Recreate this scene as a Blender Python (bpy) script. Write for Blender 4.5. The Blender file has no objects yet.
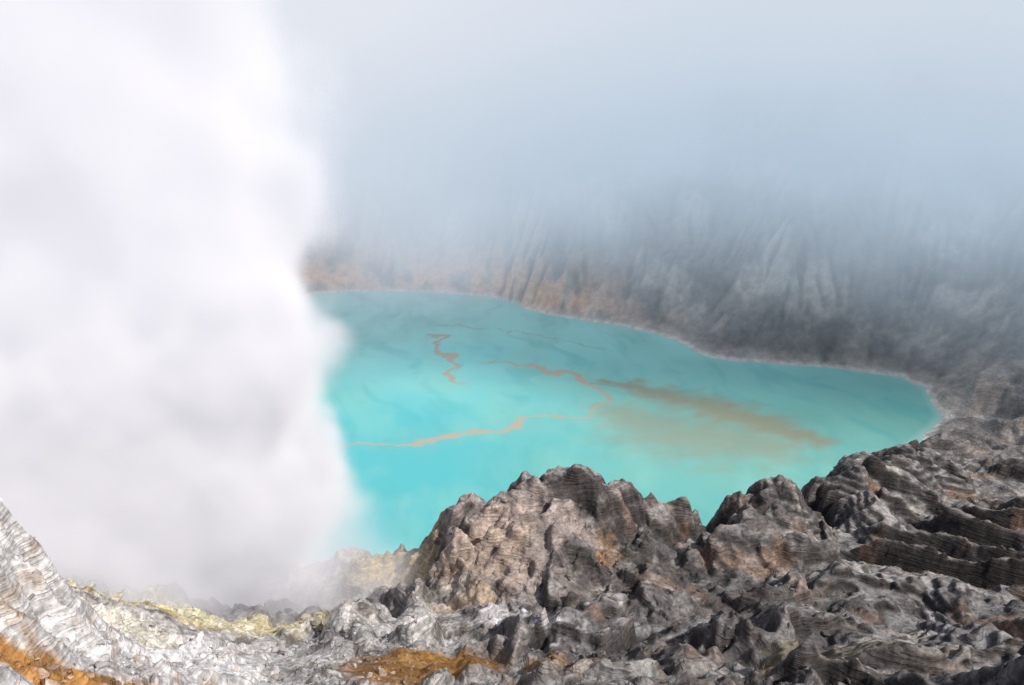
import bpy, bmesh, math, time
import numpy as np
T0=time.time()
rng=np.random.default_rng(7)
sc=bpy.context.scene
sc.view_settings.view_transform='Standard'
sc.view_settings.look='None'
sc.view_settings.exposure=0
sc.view_settings.gamma=1

# ------------------------------------------------------------ camera
PITCH=math.radians(20); CH=200.0; LENS=28.0; FPX=1024*LENS/36
cd=bpy.data.cameras.new('camera'); cam=bpy.data.objects.new('camera',cd)
sc.collection.objects.link(cam); sc.camera=cam
cam.location=(0,0,CH); cam.rotation_euler=(math.radians(90)-PITCH,0,0)
cd.lens=LENS; cd.sensor_width=36; cd.clip_end=8000; cd.clip_start=0.5
def ray(px,py):
    a=px-512; b=342.5-py
    return (a, FPX*math.cos(PITCH)+b*math.sin(PITCH), -FPX*math.sin(PITCH)+b*math.cos(PITCH))
def at_y(px,py,y):
    r=ray(px,py); s=y/r[1]; return (r[0]*s, y, CH+r[2]*s)
def at_z(px,py,z=0.0):
    r=ray(px,py); s=(z-CH)/r[2]; return (r[0]*s, r[1]*s, z)

# ------------------------------------------------------------ noise
perm=rng.permutation(256); perm=np.concatenate([perm,perm,perm])
ga=rng.uniform(0,2*np.pi,256); gx=np.cos(ga); gy=np.sin(ga)
r1_=rng.random(256); r2_=rng.random(256); r3_=rng.random(256)
def perlin(x,y,seed=0):
    x=x+seed*17.31; y=y-seed*9.77
    xi=np.floor(x).astype(np.int64); yi=np.floor(y).astype(np.int64)
    xf=x-xi; yf=y-yi
    u=xf*xf*xf*(xf*(xf*6-15)+10); v=yf*yf*yf*(yf*(yf*6-15)+10)
    def g(a,b,dx,dy):
        h=perm[(perm[a&255]+(b&255))]
        return gx[h]*dx+gy[h]*dy
    n00=g(xi,yi,xf,yf); n10=g(xi+1,yi,xf-1,yf); n01=g(xi,yi+1,xf,yf-1); n11=g(xi+1,yi+1,xf-1,yf-1)
    return ((n00*(1-u)+n10*u)*(1-v)+(n01*(1-u)+n11*u)*v)*1.5
def fbm(x,y,o=5,seed=0,gain=0.5):
    s=0;a=1;t=0
    for i in range(o):
        s=s+a*perlin(x,y,seed+i*3); t+=a; a*=gain; x=x*2.03; y=y*2.03
    return s/t
def ridged(x,y,o=5,seed=0,gain=0.5):
    s=0;a=1;t=0;w=1
    for i in range(o):
        n=(1-np.abs(perlin(x,y,seed+i*3)))**2
        s=s+a*n*w; t+=a; w=np.clip(n*1.3,0,1); a*=gain; x=x*2.1; y=y*2.1
    return s/t-0.55
def facet(x,y,size,seed=0):
    """fractured blocks: every Voronoi cell is a plane with its own tilt and offset"""
    u=x/size+seed*7.7; v=y/size-seed*3.1
    ui=np.floor(u).astype(np.int64); vi=np.floor(v).astype(np.int64)
    best=np.full(u.shape,9.0); o1=np.zeros(u.shape); rid=np.zeros(u.shape)
    for a in (-1,0,1):
        for b in (-1,0,1):
            h=perm[(perm[(ui+a)&255]+((vi+b)&255))]
            dx=u-(ui+a+r1_[h]); dy=v-(vi+b+r2_[h])
            d=dx*dx+dy*dy; m=d<best
            best=np.where(m,d,best); o1=np.where(m,dx*gx[h]+dy*gy[h],o1); rid=np.where(m,r3_[h],rid)
    return o1*size,rid
def sst(a,b,x):
    t=np.clip((x-a)/(b-a),0,1); return t*t*(3-2*t)

# ------------------------------------------------------------ control points
C=[]
def c(px,py,y): C.append(at_y(px,py,y))
def w(x,y,z): C.append((x,y,z))
for p in [(570,460,200),(545,472,198),(592,470,201),(612,488,205),(640,507,210),(522,492,197),(500,507,195),(470,516,195),(440,528,195),(428,547,193),
          (655,524,212),(668,544,206),(690,510,215),(715,524,215),(738,512,228),(760,492,234),(790,482,236),(815,508,240),(828,484,262),(850,466,290),
          (880,463,320),(920,463,330),(945,450,350),(965,440,380),(1000,430,410),
          (570,500,192),(540,530,182),(500,545,182),(460,560,180),(570,540,180),(560,585,158),(560,640,125),
          (620,520,196),(610,570,172),(640,575,170),(650,612,148),(690,540,198),(700,575,176),(720,620,145),(760,530,205),(800,560,188),
          (790,510,222),(850,500,245),(900,490,270),(900,525,240),(960,500,270),(1000,500,285),(1000,460,365),(1020,520,255),(900,580,188),(1020,580,190),(1020,640,140),(900,640,140),
          (800,640,135),(800,600,160),(700,684,100),(500,625,138),(430,650,120),(350,645,124),(250,622,145),(200,605,155),(330,605,158),(390,592,172),(450,600,158),
          (100,625,132),(150,612,145),(0,485,100),(20,515,101),(35,545,101),(60,580,100),(85,610,100),(110,645,100),(0,600,86),(50,640,88),(0,684,75),(100,684,82),(200,684,90),(400,684,96),(600,684,98),(800,684,100),(1020,684,100)]:
    c(*p)
c(385,566,240);c(350,556,255);c(410,562,235)
w(-60,275,3);w(-30,285,-3);w(-100,262,8);w(-90,215,32);w(-120,190,60)
for x,y in [(0,262),(30,268),(60,272),(90,285),(120,305),(150,345),(-30,310),(60,330),(0,400),(100,400),(60,500),(190,390),(-80,340),(-100,420),(-60,520),(0,590),(160,460),(215,415)]:
    w(x,y,-9)
for q in [(250,120,112),(300,200,92),(330,300,72),(370,380,85),(160,60,150),(60,0,192),(-60,0,196),(0,0,196),(0,20,170),(-35,20,172),(35,20,172),(0,50,144),(60,45,148),(-60,50,152),
          (-110,100,158),(-150,150,140),(-200,60,200),(-220,200,120),(-260,280,110),(400,150,150),(400,0,200),(-300,0,230),(450,300,150),(-350,200,190)]:
    w(*q)
shore=[at_z(*p) for p in [(330,293),(390,291),(465,295),(515,303),(525,309),(580,320),(640,330),(680,343),(712,358),(760,363),(830,368),(890,376),(925,393)]]
shore=[(p[0],p[1]) for p in shore]+[(-230,600),(-250,490),(-225,380)]
cx,cy=50,420
for (x,y) in shore:
    d=math.hypot(x-cx,y-cy); ux,uy=(x-cx)/d,(y-cy)/d
    for o,z in [(-28,-10),(0,0.3),(25,20),(80,85),(150,160),(270,230),(450,260)]:
        w(x+ux*o,y+uy*o,z)
w(264,430,6.0);w(285,425,20);w(300,440,32);w(345,425,70);w(236,418,-4);w(262,400,12);w(290,395,22);w(280,455,20)
P=np.array(C,float)
S=100.0
def tps(r2): return 0.5*r2*np.log(r2+1e-9)
A=P[:,:2]/S; n=len(A)
D=((A[:,None]-A[None])**2).sum(-1)
M=np.zeros((n+3,n+3)); M[:n,:n]=tps(D)+np.eye(n)*1e-4
M[:n,n]=1;M[:n,n+1:]=A;M[n,:n]=1;M[n+1:,:n]=A.T
W=np.linalg.solve(M,np.concatenate([P[:,2],[0,0,0]]))
def rbf(x,y):
    sh=x.shape; x=x.ravel()/S; y=y.ravel()/S; out=np.empty(len(x))
    for i in range(0,len(x),40000):
        a=x[i:i+40000,None];b=y[i:i+40000,None]
        r2=(a-A[:,0])**2+(b-A[:,1])**2
        out[i:i+40000]=tps(r2)@W[:n]+W[n]+a[:,0]*W[n+1]+b[:,0]*W[n+2]
    return out.reshape(sh)
class Grid:
    def __init__(s,x0,y0,x1,y1,c):
        s.x0,s.y0,s.c=x0,y0,c; s.nx=int((x1-x0)/c)+1; s.ny=int((y1-y0)/c)+1
        s.X,s.Y=np.meshgrid(x0+np.arange(s.nx)*c,y0+np.arange(s.ny)*c)
    def samp(s,h,x,y):
        u=np.clip((x-s.x0)/s.c,0,s.nx-1.001); v=np.clip((y-s.y0)/s.c,0,s.ny-1.001)
        i=u.astype(int); j=v.astype(int); f=u-i; g=v-j
        return (h[j,i]*(1-f)+h[j,i+1]*f)*(1-g)+(h[j+1,i]*(1-f)+h[j+1,i+1]*f)*g
def blur(h,k=1):
    for _ in range(k):
        p=np.pad(h,1,mode='edge'); h=(p[:-2,1:-1]+2*p[1:-1,1:-1]+p[2:,1:-1])/4
        p=np.pad(h,1,mode='edge'); h=(p[1:-1,:-2]+2*p[1:-1,1:-1]+p[1:-1,2:])/4
    return h
def erode(h,cell,batches,nd,steps,ke=0.3,kd=0.25,cap=5.0,floor=-1.0):
    ny,nx=h.shape; h=(h/cell).copy(); N=nx*ny; fl=floor/cell
    for b in range(batches):
        h0=h.copy(); hf=h.ravel()
        x=rng.uniform(1,nx-3,nd); y=rng.uniform(1,ny-3,nd)
        dx=np.zeros(nd);dy=np.zeros(nd);v=np.ones(nd);wt=np.ones(nd);sd=np.zeros(nd)
        for s in range(steps):
            i=x.astype(int);j=y.astype(int);f=x-i;g=y-j;k=j*nx+i
            a=hf[k];bb=hf[k+1];cc=hf[k+nx];dd=hf[k+nx+1]
            grx=(bb-a)*(1-g)+(dd-cc)*g; gry=(cc-a)*(1-f)+(dd-bb)*f
            hh=(a*(1-f)+bb*f)*(1-g)+(cc*(1-f)+dd*f)*g
            dx=dx*0.25-grx*0.75; dy=dy*0.25-gry*0.75
            L=np.sqrt(dx*dx+dy*dy)+1e-9; dx/=L;dy/=L
            x2=x+dx;y2=y+dy
            ok=(x2>1)&(x2<nx-3)&(y2>1)&(y2<ny-3)&(hh>fl)
            x2=np.where(ok,x2,x);y2=np.where(ok,y2,y)
            i2=x2.astype(int);j2=y2.astype(int);f2=x2-i2;g2=y2-j2;k2=j2*nx+i2
            h2=(hf[k2]*(1-f2)+hf[k2+1]*f2)*(1-g2)+(hf[k2+nx]*(1-f2)+hf[k2+nx+1]*f2)*g2
            dh=h2-hh
            cp=np.maximum(-dh,0.01)*v*wt*cap
            up=dh>0
            dep=np.where(up,np.minimum(dh,sd),np.where(sd>cp,(sd-cp)*kd,0))
            er=np.where((~up)&(sd<=cp),np.minimum((cp-sd)*ke,-dh*0.6),0)
            q=np.where(ok,dep-er,0); sd=sd-q
            m=np.bincount(np.concatenate([k,k+1,k+nx,k+nx+1]),
                weights=np.concatenate([q*(1-f)*(1-g),q*f*(1-g),q*(1-f)*g,q*f*g]),minlength=N)
            hf+=m
            v=np.sqrt(np.maximum(v*v-dh*4,0.05)); v=np.minimum(v,4); wt*=0.98
            x,y=x2,y2
        h=h0+0.35*(hf.reshape(ny,nx)-h0)+0.65*blur(hf.reshape(ny,nx)-h0,1)
    return h*cell

G1=Grid(-450,0,550,1050,1.5)
gc=Grid(-450,0,552,1054,4.0)
base=gc.samp(rbf(gc.X,gc.Y),G1.X,G1.Y)
near=1-sst(300,420,G1.Y)
land=sst(-4,14,base)
wx=fbm(G1.X/70,G1.Y/70,3,50)*18; wy=fbm(G1.X/70,G1.Y/70,3,60)*18
n_near=ridged((G1.X+wx)/50,(G1.Y+wy)/50,4,1,.40)+.04
n_far=ridged((G1.X+wx*2)/120,(G1.Y+wy*2)/120,6,20,.52)
afar=np.minimum(48,5+np.maximum(base,0)*.75)
H0=base+land*(near*10*n_near+(1-near)*afar*(n_far+.12))
H1=erode(H0,1.5,8,26000,50)
dH=H1-H0
H1=H0+near*.9*dH+(1-near)*(.40*blur(dH,2)+.10*dH)
print('coarse',time.time()-T0)
G2=Grid(-130,40,330,400,0.5)
h=G1.samp(H1,G2.X,G2.Y)
land2=sst(0,12,h)
X,Y=G2.X,G2.Y
wx=fbm(X/20,Y/20,3,70)*6; wy=fbm(X/20,Y/20,3,75)*6
h0=h.copy()
rtf=lambda x,y: sst(60,108,x+.42*np.maximum(200-y,0)+fbm(x/30,y/30,3,80)*45)*sst(70,95,y)
rt=rtf(X,Y)
lowl=sst(0,-25,X)*sst(170,150,Y)         # rubbly lower left
sx_,sy_,_=at_y(420,655,117)
def slabmask(x,y): return sst(1.25,.8,np.hypot((x-sx_)/15,(y-sy_)/10))
slab=slabmask(X,Y)
calm=(1-.9*slab)
h=h+land2*(1-.65*rt)*(1-.5*lowl)*calm*(2.2*ridged((X+wx)/20,(Y+wy)/20,4,31,.34))
# fractured blocks
fx,fy=X+wx*.6+fbm(X/5,Y/5,2,76)*.5,Y+wy*.6+fbm(X/5,Y/5,2,78)*.5
fa,ra=facet(fx,fy*.8,17,1); fb_,rb=facet(fx*1.15,fy*.85,7,2)
blocks=(1-.45*rt)*(.36*fa+2.2*(ra-.5))+(1-.75*rt)*(.28*fb_+.6*(rb-.5))
h=h+land2*(1-.6*lowl)*calm*blur(blocks,1)
hp=h.copy()
h=erode(h,0.5,2,30000,40,ke=0.25,cap=4)
h=hp+.75*blur(h-hp,1)
# tilted slabs (scarps facing the viewer / left, dip slopes behind)
def terr_fn(s,lo=.58):
    fl=np.floor(s); fr=s-fl
    return fl+.22*fr+.78*sst(lo,1,fr)-s, sst(lo-.02,lo+.14,fr)*(1-sst(.93,1.0,fr))
tm=rt*land2
ph=(X*.50+Y*.87)/34+1.35*fbm(X/95,Y/95,3,185,.36)
ph=ph+.55*sst(190,100,Y)*fbm(X/35,Y/35,2,190)
fr=ph-np.floor(ph)
saw=(sst(0,.17,fr)-fr)                       # quick rise, slow fall
sa=(.25+.75*sst(-.3,.2,fbm(X/45,Y/45,3,188)))*(1-.35*sst(170,110,Y))
h=h+tm*sa*saw*10.5
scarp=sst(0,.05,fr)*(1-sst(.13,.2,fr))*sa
bn_=6*fbm(X/55,Y/55,3,85)+0.10*X-.05*Y
brkm=.45+.55*sst(-.25,.15,fbm(X/30,Y/30,3,89))
t2,r2=terr_fn((h+bn_+.4*fbm(X/12,Y/12,3,88))/2.2,.5)
h1=h+tm*brkm*(t2*2.2*.95)
tc_=(1-tm)*land2*(1-lowl)*calm*sst(110,140,Y)
bn2=.30*X-.14*Y+4*fbm(X/30,Y/30,3,93)
t3,r3=terr_fn((h+bn2)/5,.5)
h1=h1+tc_*t3*5*.5
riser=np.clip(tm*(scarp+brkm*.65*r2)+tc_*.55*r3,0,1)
bd=np.minimum(np.minimum(X+130,330-X),np.minimum(Y-40,400-Y))
fade=sst(2,25,bd)
H2=h0+(h1-h0)*fade
print('fine',time.time()-T0)
def inside(x,y): return (x>-129)&(x<329)&(y>41)&(y<399)
def Hs(x,y):
    return np.where(inside(x,y),G2.samp(H2,x,y),G1.samp(H1,x,y))
cav1=H1-blur(H1,8); cav2=H2-blur(H2,10); cav3=blur(H2,6)-blur(H2,60)
# ------------------------------------------------------------ terrain mesh
NA=1150
az=np.linspace(math.radians(-56),math.radians(56),NA)
r=np.concatenate([np.linspace(12,70,40,endpoint=False),np.linspace(70,360,720,endpoint=False),np.linspace(360,760,260,endpoint=False),np.geomspace(760,1900,50)])
R,AZ=np.meshgrid(r,az,indexing='ij')
x=R*np.sin(AZ); y=R*np.cos(AZ)
z=Hs(x,y)
lf=sst(0.5,6,z)
nf=(1-sst(330,450,R))
nfc=nf*(1-.75*slabmask(x,y))
jx=fbm(x/2,y/2,2,43)*.4
f3,rc=facet(x+jx,y-jx,3.0,5)
rough=(.28+.72*sst(-.2,.25,fbm(x/28,y/28,3,44)))*(1-.4*rtf(x,y))
z=z+lf*nfc*rough*(.35*ridged(x/6,y/6,4,41)+0.15*fbm(x/1.2,y/1.2,3,45)+.32*f3+.36*(rc-.5))
z=z+lf*(1-nf)*(6.0*ridged(x/26,y/30,4,48,.4)+.9*fbm(x/5,y/5,3,49))
z=z-0.25*(1-lf)
x3=x+lf*nfc*fbm(x/3,z/2.5+y/6,3,52)*0.3
y3=y+lf*nfc*fbm(y/3+9,z/2.5+x/6,3,55)*0.3
def make_grid(name,x,y,z):
    nr,nc=x.shape
    co=np.stack([x,y,z],-1).reshape(-1,3).astype(np.float32)
    idx=np.arange(nr*nc).reshape(nr,nc)
    q=np.stack([idx[:-1,:-1],idx[:-1,1:],idx[1:,1:],idx[1:,:-1]],-1).reshape(-1,4)
    me=bpy.data.meshes.new(name)
    me.vertices.add(len(co)); me.vertices.foreach_set('co',co.ravel())
    me.loops.add(q.size); me.loops.foreach_set('vertex_index',q.ravel().astype(np.int32))
    me.polygons.add(len(q)); me.polygons.foreach_set('loop_start',np.arange(0,q.size,4,dtype=np.int32))
    me.polygons.foreach_set('loop_total',np.full(len(q),4,dtype=np.int32))
    me.update(calc_edges=True)
    me.polygons.foreach_set('use_smooth',np.ones(len(q),dtype=bool))
    ob=bpy.data.objects.new(name,me); sc.collection.objects.link(ob)
    return ob,me
def set_col(me,name,col):
    a=me.attributes.new(name,'FLOAT_COLOR','POINT')
    cc=np.ones((len(me.vertices),4),np.float32); cc[:,:3]=col.reshape(-1,3)
    a.data.foreach_set('color',cc.ravel())
terr,tme=make_grid('crater_terrain',x3,y3,z)
if tme.polygons[len(tme.polygons)//2].normal.z<0:
    tme.flip_normals()
# ---- colours
gy_,gx_=np.gradient(z)
dr=np.gradient(r)[:,None]; da=(az[1]-az[0])*R
slope=np.sqrt((gy_/dr)**2+(gx_/da)**2)
ins=inside(x,y)
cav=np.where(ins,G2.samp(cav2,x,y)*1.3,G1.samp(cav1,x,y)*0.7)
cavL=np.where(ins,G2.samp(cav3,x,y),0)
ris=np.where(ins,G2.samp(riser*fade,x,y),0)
blk=np.where(ins,G2.samp(ra,x,y),.5); blk2=np.where(ins,G2.samp(rb,x,y),.5)
def L3(*c): return np.array(c,float)
def mix(a,b,t): return a*(1-t[...,None])+b*t[...,None]
n1=fbm(x/25,y/25,5,101); n2=fbm(x/6,y/6,5,110); n4=fbm(x/1.5,y/1.5,4,125)
col=np.zeros(x.shape+(3,))+L3(.118,.109,.110)
col=mix(col,L3(.185,.152,.138),sst(-.1,.4,n1+.5*(blk-.5)))
col=mix(col,L3(.235,.222,.222),sst(0.0,.35,n2+0.25*n1+.4*(blk2-.5))*0.5)
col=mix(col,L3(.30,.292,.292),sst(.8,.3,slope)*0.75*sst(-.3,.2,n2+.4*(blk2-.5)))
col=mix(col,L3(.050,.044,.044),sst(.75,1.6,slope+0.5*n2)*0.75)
col=mix(col,L3(.036,.033,.033),sst(-.3,-2.2,cavL+n2)*0.7)  # broad hollows darkened: shade painted into the rock colour
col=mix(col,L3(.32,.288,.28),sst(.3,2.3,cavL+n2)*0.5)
col=mix(col,L3(.036,.033,.033),sst(-.12,-.9,cav)*0.65)  # small gullies likewise get painted shade
def patch(px,py,yy,rx,ry,c_,k=1.0,seed=0,nz=0.8):
    global col
    X0,Y0,_=at_y(px,py,yy)
    d=np.sqrt(((x-X0)/rx)**2+((y-Y0)/ry)**2)+nz*fbm(x/(0.5*rx),y/(0.5*rx),5,200+seed)
    col=mix(col,L3(*c_),sst(1.1,.6,d)*k)
patch(670,575,180,26,26,(.065,.058,.058),.5,71)
patch(770,630,145,22,20,(.08,.071,.07),.4,72)
patch(900,470,290,40,30,(.09,.082,.082),.35,73)
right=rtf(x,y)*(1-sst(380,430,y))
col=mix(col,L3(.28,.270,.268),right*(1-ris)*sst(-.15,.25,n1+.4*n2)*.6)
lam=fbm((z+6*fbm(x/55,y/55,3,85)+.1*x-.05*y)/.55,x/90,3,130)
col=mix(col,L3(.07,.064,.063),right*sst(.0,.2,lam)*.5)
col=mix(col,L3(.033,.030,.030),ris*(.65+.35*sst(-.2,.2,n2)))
col=mix(col,L3(.28,.17,.115),sst(0.14,.38,fbm(x/18,y/18,4,140))*0.42)
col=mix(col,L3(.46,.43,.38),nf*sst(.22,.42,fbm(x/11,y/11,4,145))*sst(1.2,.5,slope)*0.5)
patch(515,530,186,22,18,(.40,.335,.31),.6,1)  # pinkish ash, paled further so the flank turned from the sun looks lit
patch(500,510,192,9,6,(.48,.37,.32),.5,41)
patch(572,466,199,8,3,(.04,.034,.034),.9,2)
patch(480,560,180,14,12,(.42,.32,.25),.5,3)
patch(602,550,180,2.0,5,(.42,.22,.08),.6,4)
patch(610,535,186,4,8,(.30,.20,.13),.5,44)
patch(460,592,162,10,7,(.50,.36,.23),.7,31)
patch(540,615,142,9,6,(.42,.41,.40),.6,5)
patch(380,575,215,24,30,(.38,.32,.23),.75,6)
patch(400,580,190,12,10,(.42,.33,.20),.6,46)
patch(385,572,200,7,5,(.46,.34,.12),.5,47)
patch(340,560,245,22,14,(.40,.37,.30),.7,7)
# pale altered ground lower left
lw=sst(8,-24,x+n1*14)*sst(176,155,y+n1*10)
col=mix(col,mix(np.zeros(x.shape+(3,))+L3(.47,.455,.45),L3(.15,.135,.125),sst(.0,.22,n2+n4*.5+.35*(blk2-.5))),lw*0.85)
wm=sst(-34,-46,x+n1*8)*sst(140,120,y)
col=mix(col,mix(np.zeros(x.shape+(3,))+L3(.60,.585,.59),L3(.38,.36,.35),sst(.02,.28,n2*.6+n4*.6+.35*(blk2-.5))),wm*0.95)
col=mix(col,L3(.33,.21,.12),wm*sst(.2,.42,fbm(x/5,z/3,4,410))*.5)
patch(200,608,153,30,10,(.62,.57,.38),.75,8)
patch(270,606,157,10,5,(.56,.50,.22),.5,58)
patch(160,618,142,16,5,(.62,.50,.20),.5,68)
patch(300,602,160,16,9,(.50,.44,.28),.65,9)
patch(90,590,122,14,12,(.66,.62,.52),.75,10)
patch(420,655,117,16,10,(.215,.10,.022),.96,11,.4)
patch(425,650,119,7,3,(.36,.20,.07),.6,62,.8)
patch(395,672,107,8,4,(.27,.14,.04),.85,12,.6)
patch(440,640,124,6,2.5,(.30,.16,.035),.8,52,.5)
patch(40,675,82,16,3.0,(.33,.15,.025),.93,13,.5)
patch(115,678,86,12,2.4,(.30,.14,.022),.92,63,.5)
patch(180,677,90,9,2.0,(.30,.13,.02),.88,14,.5)
patch(10,612,88,3,2,(.34,.18,.06),.5,15,.8)
patch(360,682,98,5,2.5,(.70,.68,.70),.85,16,.5)
patch(260,665,102,9,3,(.62,.60,.61),.7,66,.8)
patch(150,655,108,10,4,(.62,.60,.61),.6,67,.8)
patch(540,655,115,4.5,3,(.36,.20,.05),.5,17,.8)
patch(560,665,110,10,5,(.24,.17,.11),.6,18,.8)
patch(850,660,118,22,9,(.18,.145,.09),.5,19,.8)
patch(505,612,145,9,4,(.58,.56,.58),.8,20,.8)
patch(540,630,135,5,3,(.58,.56,.58),.75,61,.8)
patch(620,668,108,10,5,(.32,.32,.32),.6,21,.8)
# far wall
far=sst(395,450,R)
fb=fbm(x/40,y/40,5,150)
fc=mix(np.zeros(x.shape+(3,))+L3(.25,.225,.21),L3(.48,.41,.36),sst(-.12,.22,fb))  # paler and more contrasted, painted in place of sunlight the mist blocks
fc=mix(fc,L3(.13,.13,.122),sst(0.0,.25,fbm(x/50,z/35,5,155))*.7)
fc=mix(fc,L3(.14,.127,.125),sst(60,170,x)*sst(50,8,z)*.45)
fc=mix(fc,L3(.78,.46,.29),sst(60,4,z)*sst(-.28,.10,fbm(x/22,y/22,4,160))*sst(150,0,x)*.9)
fc=mix(fc,L3(.52,.45,.40),sst(9,2,z)*.5)
fc=mix(fc,L3(.06,.056,.056),sst(.1,-1.4,cav)*0.6)  # gully shade painted into the wall colour
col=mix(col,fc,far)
col=mix(col,L3(.64,.60,.54),sst(2.6,.7,z+n2*0.6)*0.8)
col=col*(1+(0.25*(1-far)+.06)[...,None]*n4[...,None])
col=np.clip(col,0.02,.76)
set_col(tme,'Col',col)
print('terrain',time.time()-T0)

# ------------------------------------------------------------ materials
def newmat(name):
    m=bpy.data.materials.new(name); m.use_nodes=True; m.node_tree.nodes.clear(); return m,m.node_tree
def N(nt,t,**k):
    nd=nt.nodes.new(t)
    for a,b in k.items(): setattr(nd,a,b)
    return nd
def MATH(nt,op,a,b=None,c_=None,clamp=False):
    nd=nt.nodes.new('ShaderNodeMath'); nd.operation=op; nd.use_clamp=clamp
    for i,v in enumerate((a,b,c_)):
        if v is None: continue
        if isinstance(v,(int,float)): nd.inputs[i].default_value=v
        else: nt.links.new(v,nd.inputs[i])
    return nd.outputs[0]
def SST(nt,v,a,b):
    nd=nt.nodes.new('ShaderNodeMapRange'); nd.interpolation_type='SMOOTHSTEP'
    nt.links.new(v,nd.inputs[0])
    if a<b: vals=(a,b,0,1)
    else: vals=(b,a,1,0)
    for i,q in enumerate(vals): nd.inputs[i+1].default_value=q
    return nd.outputs[0]
def NOISE(nt,vec,scale,detail=4,rough=.55,out=0,dist=0):
    nd=nt.nodes.new('ShaderNodeTexNoise'); nd.inputs['Scale'].default_value=scale; nd.inputs['Detail'].default_value=detail
    nd.inputs['Roughness'].default_value=rough; nd.inputs['Distortion'].default_value=dist
    nt.links.new(vec,nd.inputs['Vector']); return nd.outputs[out]
def sep(nt,v):
    s=N(nt,'ShaderNodeSeparateXYZ'); nt.links.new(v,s.inputs[0]); return s.outputs
def rock_mat(name):
    m,nt=newmat(name); L=nt.links
    o=N(nt,'ShaderNodeOutputMaterial'); b=N(nt,'ShaderNodeBsdfPrincipled'); L.new(b.outputs[0],o.inputs[0])
    b.inputs['Roughness'].default_value=.92; b.inputs['Specular IOR Level'].default_value=.25
    at=N(nt,'ShaderNodeAttribute',attribute_name='Col'); tc=N(nt,'ShaderNodeTexCoord'); P=tc.outputs['Object']
    Y_=sep(nt,P)[1]; nearw=MATH(nt,'MULTIPLY_ADD',SST(nt,Y_,500,370),.88,.12)   # massive cliffs beyond the lake are smoother
    a=NOISE(nt,P,.9,7,.68); a2=NOISE(nt,P,.18,4,.6)
    # thin beds: noise squeezed along a slightly tilted vertical axis
    mp=N(nt,'ShaderNodeMapping'); mp.inputs['Rotation'].default_value=(.10,-.14,0); mp.inputs['Scale'].default_value=(.07,.07,1.5); L.new(P,mp.inputs['Vector'])
    beds=NOISE(nt,mp.outputs[0],1.0,4,.6,dist=.4)
    f=MATH(nt,'MULTIPLY_ADD',MATH(nt,'MULTIPLY',MATH(nt,'SUBTRACT',SST(nt,a,.25,.75),.5),nearw),.85,.97)
    f2=MATH(nt,'MULTIPLY_ADD',SST(nt,a2,.3,.7),.35,.83)
    f3=MATH(nt,'MULTIPLY_ADD',MATH(nt,'MULTIPLY',MATH(nt,'SUBTRACT',SST(nt,beds,.38,.6),.5),nearw),.38,1.0)
    ff=MATH(nt,'MULTIPLY',MATH(nt,'MULTIPLY',f,f2),f3)
    vm=N(nt,'ShaderNodeVectorMath',operation='SCALE'); L.new(at.outputs['Color'],vm.inputs[0]); L.new(ff,vm.inputs['Scale'])
    L.new(vm.outputs[0],b.inputs['Base Color'])
    bn=N(nt,'ShaderNodeBump'); L.new(MATH(nt,'MULTIPLY',nearw,.65),bn.inputs['Strength']); bn.inputs['Distance'].default_value=.45
    L.new(MATH(nt,'MULTIPLY_ADD',SST(nt,beds,.40,.58),.9,NOISE(nt,P,.8,8,.68)),bn.inputs['Height']); L.new(bn.outputs[0],b.inputs['Normal'])
    return m
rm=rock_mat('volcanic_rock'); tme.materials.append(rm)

# ------------------------------------------------------------ lake
lx,ly=np.meshgrid(np.arange(-320,345,1.0),np.arange(215,745,1.1))
lk,lme=make_grid('crater_lake',lx,ly,np.zeros_like(lx))
if lme.polygons[0].normal.z<0: lme.flip_normals()
wxx=lx+fbm(lx/16,ly/16,4,300)*9; wyy=ly+fbm(lx/16,ly/16,4,310)*9
def pl(pts):
    return np.array([at_z(*p)[:2] for p in pts])
def dist(poly,X,Y,wd):
    best=np.full(X.shape,1e9)
    for i in range(len(poly)-1):
        a,b=poly[i],poly[i+1]; d=b-a; L2=d@d
        t=np.clip(((X-a[0])*d[0]+(Y-a[1])*d[1])/L2,0,1)
        q=np.hypot(X-a[0]-t*d[0],Y-a[1]-t*d[1])/(wd[i]*(1-t)+wd[i+1]*t)
        best=np.minimum(best,q)
    return best
m1=pl([(300,440),(340,444),(380,446),(405,448),(425,440),(450,435),(485,432),(512,427),(522,419),(550,417),(580,417),(600,409),(607,399),(598,387),(575,376),(540,368),(505,362),(480,362)])
w1=np.array([1,1,1,1.3,3.4,2.6,1.7,2.8,3.6,1.5,1.5,1.8,2,2.2,3,3,1.8,1])*1.0
m2=pl([(425,335),(445,337),(440,343),(438,352),(452,358),(455,366),(447,374),(452,382),(470,384)])
w2=np.array([2,3.4,1.6,3,4.6,2.2,2,1.2,.8])
m3=pl([(600,381),(640,388),(680,399),(730,414),(780,430),(815,440)]); w3=np.array([4,14,21,25,21,10])
m4=pl([(598,384),(640,392),(690,402),(750,418)]); w4=np.array([1.8,2.6,3.2,2])
m5=pl([(620,415),(660,430),(710,436),(770,445)]); w5=np.array([22,40,42,26])
m6=pl([(440,325),(490,328),(560,340),(610,352)]); w6=np.array([1.6,1.4,1.2,1])
brk=fbm(lx/9,ly/9,4,320)
edge=lambda d,a=1.2,b=.5: sst(a,b,d)
sA=np.maximum(edge(dist(m1,wxx,wyy,w1)+brk*.5),edge(dist(m2,wxx,wyy,w2)+brk*.5))
bk2=fbm((lx*.9+ly*.4)/30,(ly*.9-lx*.4)/10,4,325)
sB=np.maximum(sst(1.4,0.0,dist(m3,wxx,wyy,w3)+brk*.3+bk2*.5)*.88,edge(dist(m4,wxx,wyy,w4)+brk*.6)*.65)
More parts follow.
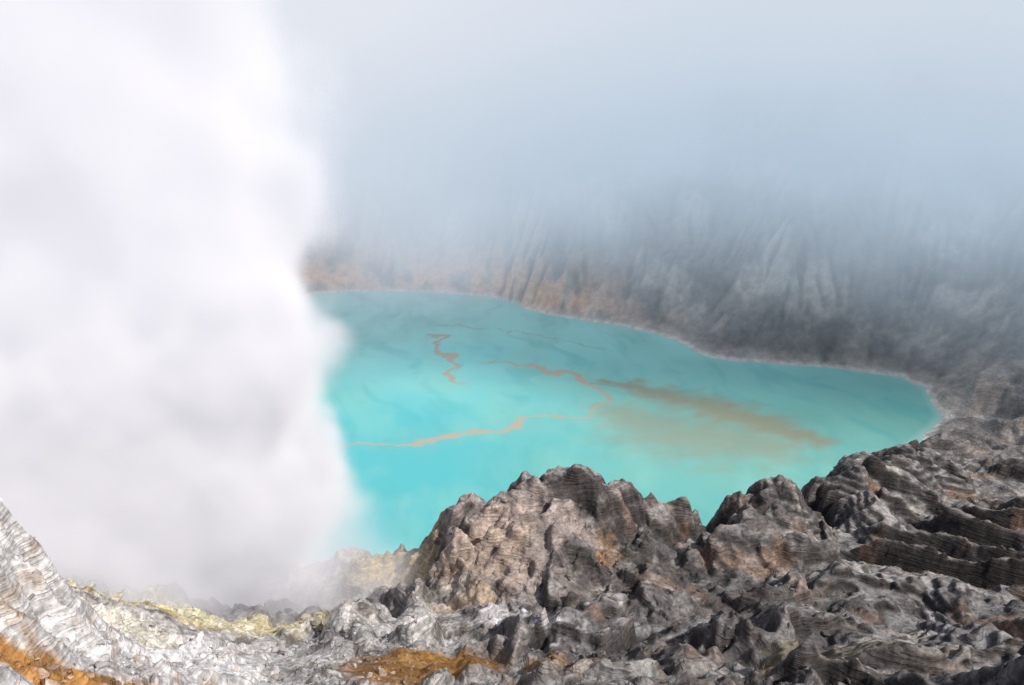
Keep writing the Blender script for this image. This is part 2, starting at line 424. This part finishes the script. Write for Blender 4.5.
sB=np.maximum(sB,sst(1.4,0,dist(m5,wxx,wyy,w5)+brk*.3+bk2*.3)*.66)
sB=np.maximum(sB,edge(dist(m6,wxx,wyy,w6)+brk)*.35)
halo=sst(5,0,dist(m1,wxx,wyy,w1*1.6)+brk)*.22
big=fbm(lx/120,ly/120,4,330); big2=fbm(lx/35,ly/70,5,335); big3=fbm((lx+ly*.3)/22+big*2,ly/60,5,345)
lc=np.zeros(lx.shape+(3,))+L3(.085,.43,.47)
lc=mix(lc,L3(.175,.43,.38),sst(-60,140,lx+big*120+(ly-400)*.15)*.92)
lc=mix(lc,L3(.32,.71,.67),sst(390,590,ly+big*60)*.85)  # far water paler: light put into the colour where mist dims the sun
lc=mix(lc,L3(.21,.50,.45),sst(-.1,.35,big2)*.45)
lc=mix(lc,L3(.075,.375,.385),sst(.0,.4,big3)*.35)
lc=mix(lc,L3(.22,.40,.34),halo)
lc=mix(lc,L3(.27,.26,.18),sB)
lc=mix(lc,L3(.42,.33,.25),sA*.85)
dep=Hs(lx,ly)
lc=mix(lc,L3(.36,.55,.48),sst(-2.2,-.2,dep)*.55)
set_col(lme,'Col',lc)
m,nt=newmat('milky_acid_water'); L=nt.links
o=N(nt,'ShaderNodeOutputMaterial'); b=N(nt,'ShaderNodeBsdfPrincipled'); L.new(b.outputs[0],o.inputs[0])
at=N(nt,'ShaderNodeAttribute',attribute_name='Col'); L.new(at.outputs['Color'],b.inputs['Base Color'])
b.inputs['Roughness'].default_value=.35; b.inputs['IOR'].default_value=1.33
tc=N(nt,'ShaderNodeTexCoord'); bn=N(nt,'ShaderNodeBump'); bn.inputs['Strength'].default_value=.15; bn.inputs['Distance'].default_value=.3
L.new(NOISE(nt,tc.outputs['Object'],.5,4,.6),bn.inputs['Height']); L.new(bn.outputs[0],b.inputs['Normal'])
lme.materials.append(m)

# ------------------------------------------------------------ boulders
def hull(seed,k=15):
    rg=np.random.default_rng(seed); bm=bmesh.new()
    p=rg.normal(size=(k,3)); p/=np.linalg.norm(p,axis=1)[:,None]; p*=rg.uniform(.75,1.1,(k,1)); p*=np.array([1,.8,.62])
    for q in p: bm.verts.new(q)
    res=bmesh.ops.convex_hull(bm,input=bm.verts)
    for v in [v for v in bm.verts if not v.link_faces]: bm.verts.remove(v)
    bmesh.ops.bevel(bm,geom=list(bm.edges),offset=.06,segments=1,affect='EDGES')
    bmesh.ops.triangulate(bm,faces=bm.faces)
    bm.verts.index_update()
    V=np.array([v.co[:] for v in bm.verts]); F=np.array([[v.index for v in f.verts] for f in bm.faces]); bm.free(); return V,F
hulls=[hull(s,int(12+s%6)) for s in range(10)]
VV=[];FF=[];CC=[];off=0
def terrain_tint(X0,Y0):
    i=int(np.clip(np.searchsorted(r,math.hypot(X0,Y0)),0,len(r)-1)); j=int(np.clip(np.searchsorted(az,math.atan2(X0,Y0)),0,NA-1))
    return col[i,j]
def add_rocks(nr,fn,size,colfn):
    global off
    for k in range(nr):
        X0,Y0=fn()
        Z0=float(Hs(np.array([X0]),np.array([Y0]))[0])
        if Z0<1: continue
        V,F=hulls[rng.integers(10)]
        s=size()*np.array([1,rng.uniform(.7,1.1),rng.uniform(.6,1)])
        a,b_,c_=rng.uniform(0,6.28),rng.uniform(-.4,.4),rng.uniform(-.4,.4)
        Rz=np.array([[math.cos(a),-math.sin(a),0],[math.sin(a),math.cos(a),0],[0,0,1]])
        Rx=np.array([[1,0,0],[0,math.cos(b_),-math.sin(b_)],[0,math.sin(b_),math.cos(b_)]])
        v=(V*s)@(Rz@Rx).T+np.array([X0,Y0,Z0+s[2]*.15])
        VV.append(v);FF.append(F+off);off+=len(v)
        cc_=.6*terrain_tint(X0,Y0)+.4*colfn()
        CC.append(np.tile(cc_*rng.uniform(.8,1.15),(len(v),1)))
def reg(px0,px1,y0,y1):
    def f():
        Y0=rng.uniform(y0,y1); px=rng.uniform(px0,px1)
        return (px-512)/660*Y0,Y0
    return f
pale=lambda: np.array([.55,.53,.53]) if rng.random()<.55 else np.array([.22,.20,.19])
dark=lambda: np.array([.12,.105,.10]) if rng.random()<.6 else np.array([.26,.235,.23])
sz=lambda lo,p=2.2: (lambda: lo*(1/(1-rng.random()*.985))**(1/p))
add_rocks(1300,reg(0,420,80,165),sz(.34),pale)
add_rocks(200,reg(-20,130,78,125),sz(.3),pale)
add_rocks(1000,reg(380,1060,85,200),sz(.24),dark)
add_rocks(400,reg(700,1060,180,330),sz(.3),dark)
VV=np.concatenate(VV);FF=np.concatenate(FF);CC=np.concatenate(CC)
bme=bpy.data.meshes.new('boulders'); bme.from_pydata(VV.tolist(),[],FF.tolist()); bo=bpy.data.objects.new('boulders',bme); sc.collection.objects.link(bo)
set_col(bme,'Col',CC); bme.materials.append(rm)
print('rocks',time.time()-T0)

# ------------------------------------------------------------ volumes (voxel clouds grown by geometry nodes)
def warp(nt,P,scale,amt,det=4,rough=.55):
    c1=NOISE(nt,P,scale,det,rough,out=1)
    a=N(nt,'ShaderNodeVectorMath',operation='SUBTRACT'); nt.links.new(c1,a.inputs[0]); a.inputs[1].default_value=(.5,.5,.5)
    b_=N(nt,'ShaderNodeVectorMath',operation='SCALE'); nt.links.new(a.outputs[0],b_.inputs[0]); b_.inputs['Scale'].default_value=amt
    d=N(nt,'ShaderNodeVectorMath',operation='ADD'); nt.links.new(P,d.inputs[0]); nt.links.new(b_.outputs[0],d.inputs[1]); return d.outputs[0]
def VORO(nt,P,scale):
    v=N(nt,'ShaderNodeTexVoronoi',feature='SMOOTH_F1'); v.inputs['Scale'].default_value=scale; v.inputs['Smoothness'].default_value=.3
    nt.links.new(P,v.inputs['Vector']); return v.outputs['Distance']
def cloud_object(name,mn,mx,res,density_fn,mat):
    me=bpy.data.meshes.new(name)
    v=[(a,b_,c_) for a in (mn[0],mx[0]) for b_ in (mn[1],mx[1]) for c_ in (mn[2],mx[2])]
    me.from_pydata(v,[],[(0,1,3,2),(4,6,7,5),(0,4,5,1),(2,3,7,6),(0,2,6,4),(1,5,7,3)])
    ob=bpy.data.objects.new(name,me); sc.collection.objects.link(ob); me.materials.append(mat)
    ng=bpy.data.node_groups.new(name+'_grower','GeometryNodeTree')
    ng.interface.new_socket('Geometry',in_out='OUTPUT',socket_type='NodeSocketGeometry')
    out=N(ng,'NodeGroupOutput'); P=N(ng,'GeometryNodeInputPosition').outputs[0]
    d=density_fn(ng,P)
    vc=N(ng,'GeometryNodeVolumeCube'); ng.links.new(d,vc.inputs['Density'])
    vc.inputs['Background'].default_value=0
    vc.inputs['Min'].default_value=mn; vc.inputs['Max'].default_value=mx
    vc.inputs['Resolution X'].default_value=res[0];vc.inputs['Resolution Y'].default_value=res[1];vc.inputs['Resolution Z'].default_value=res[2]
    sm=N(ng,'GeometryNodeSetMaterial'); sm.inputs['Material'].default_value=mat
    ng.links.new(vc.outputs[0],sm.inputs[0]); ng.links.new(sm.outputs[0],out.inputs[0])
    md=ob.modifiers.new('grow','NODES'); md.node_group=ng
    return ob
def cloud_mat(name,scat_col,scat_k,em_fn,em_k,abs_k,aniso,rate):
    m,nt=newmat(name); L=nt.links; o=N(nt,'ShaderNodeOutputMaterial')
    at=N(nt,'ShaderNodeAttribute',attribute_name='density'); dens=at.outputs['Fac']; sh=[]
    if scat_k>0:
        s=N(nt,'ShaderNodeVolumeScatter'); s.inputs['Color'].default_value=(*scat_col,1); s.inputs['Anisotropy'].default_value=aniso
        L.new(MATH(nt,'MULTIPLY',dens,scat_k),s.inputs['Density']); sh.append(s.outputs[0])
    if abs_k>0:
        a=N(nt,'ShaderNodeVolumeAbsorption'); a.inputs['Color'].default_value=(0,0,0,1)
        L.new(MATH(nt,'MULTIPLY',dens,abs_k),a.inputs['Density']); sh.append(a.outputs[0])
    e=N(nt,'ShaderNodeEmission'); em_fn(nt,e)
    L.new(MATH(nt,'MULTIPLY',dens,em_k),e.inputs['Strength']); sh.append(e.outputs[0])
    acc=sh[0]
    for s in sh[1:]:
        q=N(nt,'ShaderNodeAddShader'); L.new(acc,q.inputs[0]); L.new(s,q.inputs[1]); acc=q.outputs[0]
    L.new(acc,o.inputs['Volume'])
    m.cycles.volume_step_rate=rate
    return m

def plume_density(nt,P):
    Pw=warp(nt,P,.018,38,2,.5); Pv=warp(nt,P,.05,13,3,.6); Pw=warp(nt,Pw,.07,10,4,.6)
    X_,Y_,Z_=sep(nt,Pw)
    fc_=N(nt,'ShaderNodeFloatCurve'); cv=fc_.mapping.curves[0]
    cp=[(50,-6),(60,-12),(72,-29),(88,-31),(96,-36),(108,-47),(117,-44),(128,-35),(146,-36),(165,-40),(190,-46),(211,-48),(330,-28)]
    pts=[((p[0]-50)/280,(p[1]+140)/180) for p in cp]
    cv.points[0].location=pts[0]; cv.points[1].location=pts[-1]
    for p in pts[1:-1]: cv.points.new(*p)
    fc_.mapping.update()
    nt.links.new(MATH(nt,'DIVIDE',MATH(nt,'SUBTRACT',Z_,50),280,clamp=True),fc_.inputs['Value'])
    ex=MATH(nt,'MULTIPLY_ADD',fc_.outputs[0],180,-140)
    rx=MATH(nt,'ADD',ex,130)
    ux=MATH(nt,'DIVIDE',MATH(nt,'ADD',X_,130),rx)
    uy=MATH(nt,'DIVIDE',MATH(nt,'SUBTRACT',Y_,188),48)
    rr=MATH(nt,'SQRT',MATH(nt,'ADD',MATH(nt,'POWER',MATH(nt,'ABSOLUTE',ux),2.6),MATH(nt,'MULTIPLY',uy,uy)))
    b1=MATH(nt,'MULTIPLY',MATH(nt,'SUBTRACT',VORO(nt,Pv,.032),.45),.46)
    b2=MATH(nt,'MULTIPLY',MATH(nt,'SUBTRACT',VORO(nt,Pv,.075),.45),.22)
    rr=MATH(nt,'MAXIMUM',MATH(nt,'ADD',rr,MATH(nt,'ADD',b1,b2)),MATH(nt,'SUBTRACT',rr,.10))
    wz=MATH(nt,'MULTIPLY_ADD',SST(nt,Z_,135,235),.60,.15)
    wz=MATH(nt,'ADD',wz,MATH(nt,'MULTIPLY',SST(nt,Z_,90,65),.30))
    d_=MATH(nt,'DIVIDE',MATH(nt,'SUBTRACT',MATH(nt,'MULTIPLY_ADD',SST(nt,Z_,130,240),.12,1.0),rr),wz,clamp=True)
    d_=MATH(nt,'POWER',d_,1.4)
    nn=SST(nt,NOISE(nt,P,.035,5,.6),.3,.62)
    d_=MATH(nt,'MULTIPLY',d_,MATH(nt,'MULTIPLY_ADD',nn,.6,.4))
    return MATH(nt,'MULTIPLY',d_,MATH(nt,'MULTIPLY_ADD',SST(nt,Z_,60,105),.13,.05))
def plume_em(nt,e):  # added glow stands in for light scattered inside the smoke, brighter higher up
    tc=N(nt,'ShaderNodeTexCoord'); X_,Y_,Z_=sep(nt,tc.outputs['Object'])
    mc=N(nt,'ShaderNodeMix',data_type='RGBA'); nt.links.new(SST(nt,Z_,75,180),mc.inputs['Factor'])
    mc.inputs['A'].default_value=(.31,.30,.335,1); mc.inputs['B'].default_value=(.42,.415,.465,1)
    nt.links.new(mc.outputs['Result'],e.inputs['Color'])
pm_=cloud_mat('sulfur_smoke',(.97,.965,.98),.82,plume_em,1.0,.18,-.2,3.0)
cloud_object('volcanic_smoke_plume',(-245,112,45),(14,262,296),(110,62,104),plume_density,pm_)

def mist_density(nt,P):
    Pw=warp(nt,P,.0055,190,5,.6); X_,Y_,Z_=sep(nt,Pw); X0_,Y0_,Z0_=sep(nt,P)
    zz=MATH(nt,'MULTIPLY_ADD',SST(nt,X0_,120,380),26,Z_)
    hz=SST(nt,zz,28,192)
    yb=MATH(nt,'MULTIPLY_ADD',SST(nt,X0_,80,300),90,Y0_)
    yy=SST(nt,yb,350,600)
    n5=SST(nt,NOISE(nt,P,.009,5,.6),.3,.7)
    core=MATH(nt,'MULTIPLY',MATH(nt,'MULTIPLY',hz,yy),MATH(nt,'MULTIPLY_ADD',n5,1.1,.30))
    hazed=MATH(nt,'MULTIPLY',SST(nt,Y0_,380,650),.0010)
    top=SST(nt,Z0_,370,320)
    return MATH(nt,'MULTIPLY',MATH(nt,'MULTIPLY_ADD',core,.023,hazed),top)
def mist_em(nt,e):  # mist scatters nothing; this added glow replaces its multiply scattered light
    tc=N(nt,'ShaderNodeTexCoord'); X_,Y_,Z_=sep(nt,tc.outputs['Object'])
    mc=N(nt,'ShaderNodeMix',data_type='RGBA')
    f=MATH(nt,'MULTIPLY_ADD',SST(nt,X_,150,-260),.75,MATH(nt,'MULTIPLY',SST(nt,Z_,130,240),.6),clamp=True)
    nt.links.new(f,mc.inputs['Factor'])
    mc.inputs['A'].default_value=(.48,.60,.73,1); mc.inputs['B'].default_value=(.76,.795,.87,1)
    nt.links.new(mc.outputs['Result'],e.inputs['Color'])
mm_=cloud_mat('mist_vapour',(1,1,1),0.0,mist_em,1.0,1.0,0,2.5)
cloud_object('mist',(-560,270,1),(700,1000,380),(76,44,30),mist_density,mm_)

# ------------------------------------------------------------ light
SE,SA=47,124
sd=bpy.data.lights.new('sun','SUN'); so=bpy.data.objects.new('sun',sd); sc.collection.objects.link(so)
sd.energy=4.3; sd.angle=math.radians(1.5); sd.color=(1,.95,.88)
a=math.radians(SA); e=math.radians(SE)
from mathutils import Vector
dv=Vector((math.sin(a)*math.cos(e),math.cos(a)*math.cos(e),math.sin(e)))
so.rotation_euler=dv.to_track_quat('Z','Y').to_euler()
wd=bpy.data.worlds.new('World'); sc.world=wd; wd.use_nodes=True; nt=wd.node_tree
bg=nt.nodes['Background']; sk=nt.nodes.new('ShaderNodeTexSky'); sk.sky_type='NISHITA'; sk.sun_disc=False
sk.sun_elevation=e; sk.sun_rotation=a; sk.dust_density=3; sk.air_density=1
nt.links.new(sk.outputs[0],bg.inputs[0]); bg.inputs[1].default_value=.08
print('done',time.time()-T0)
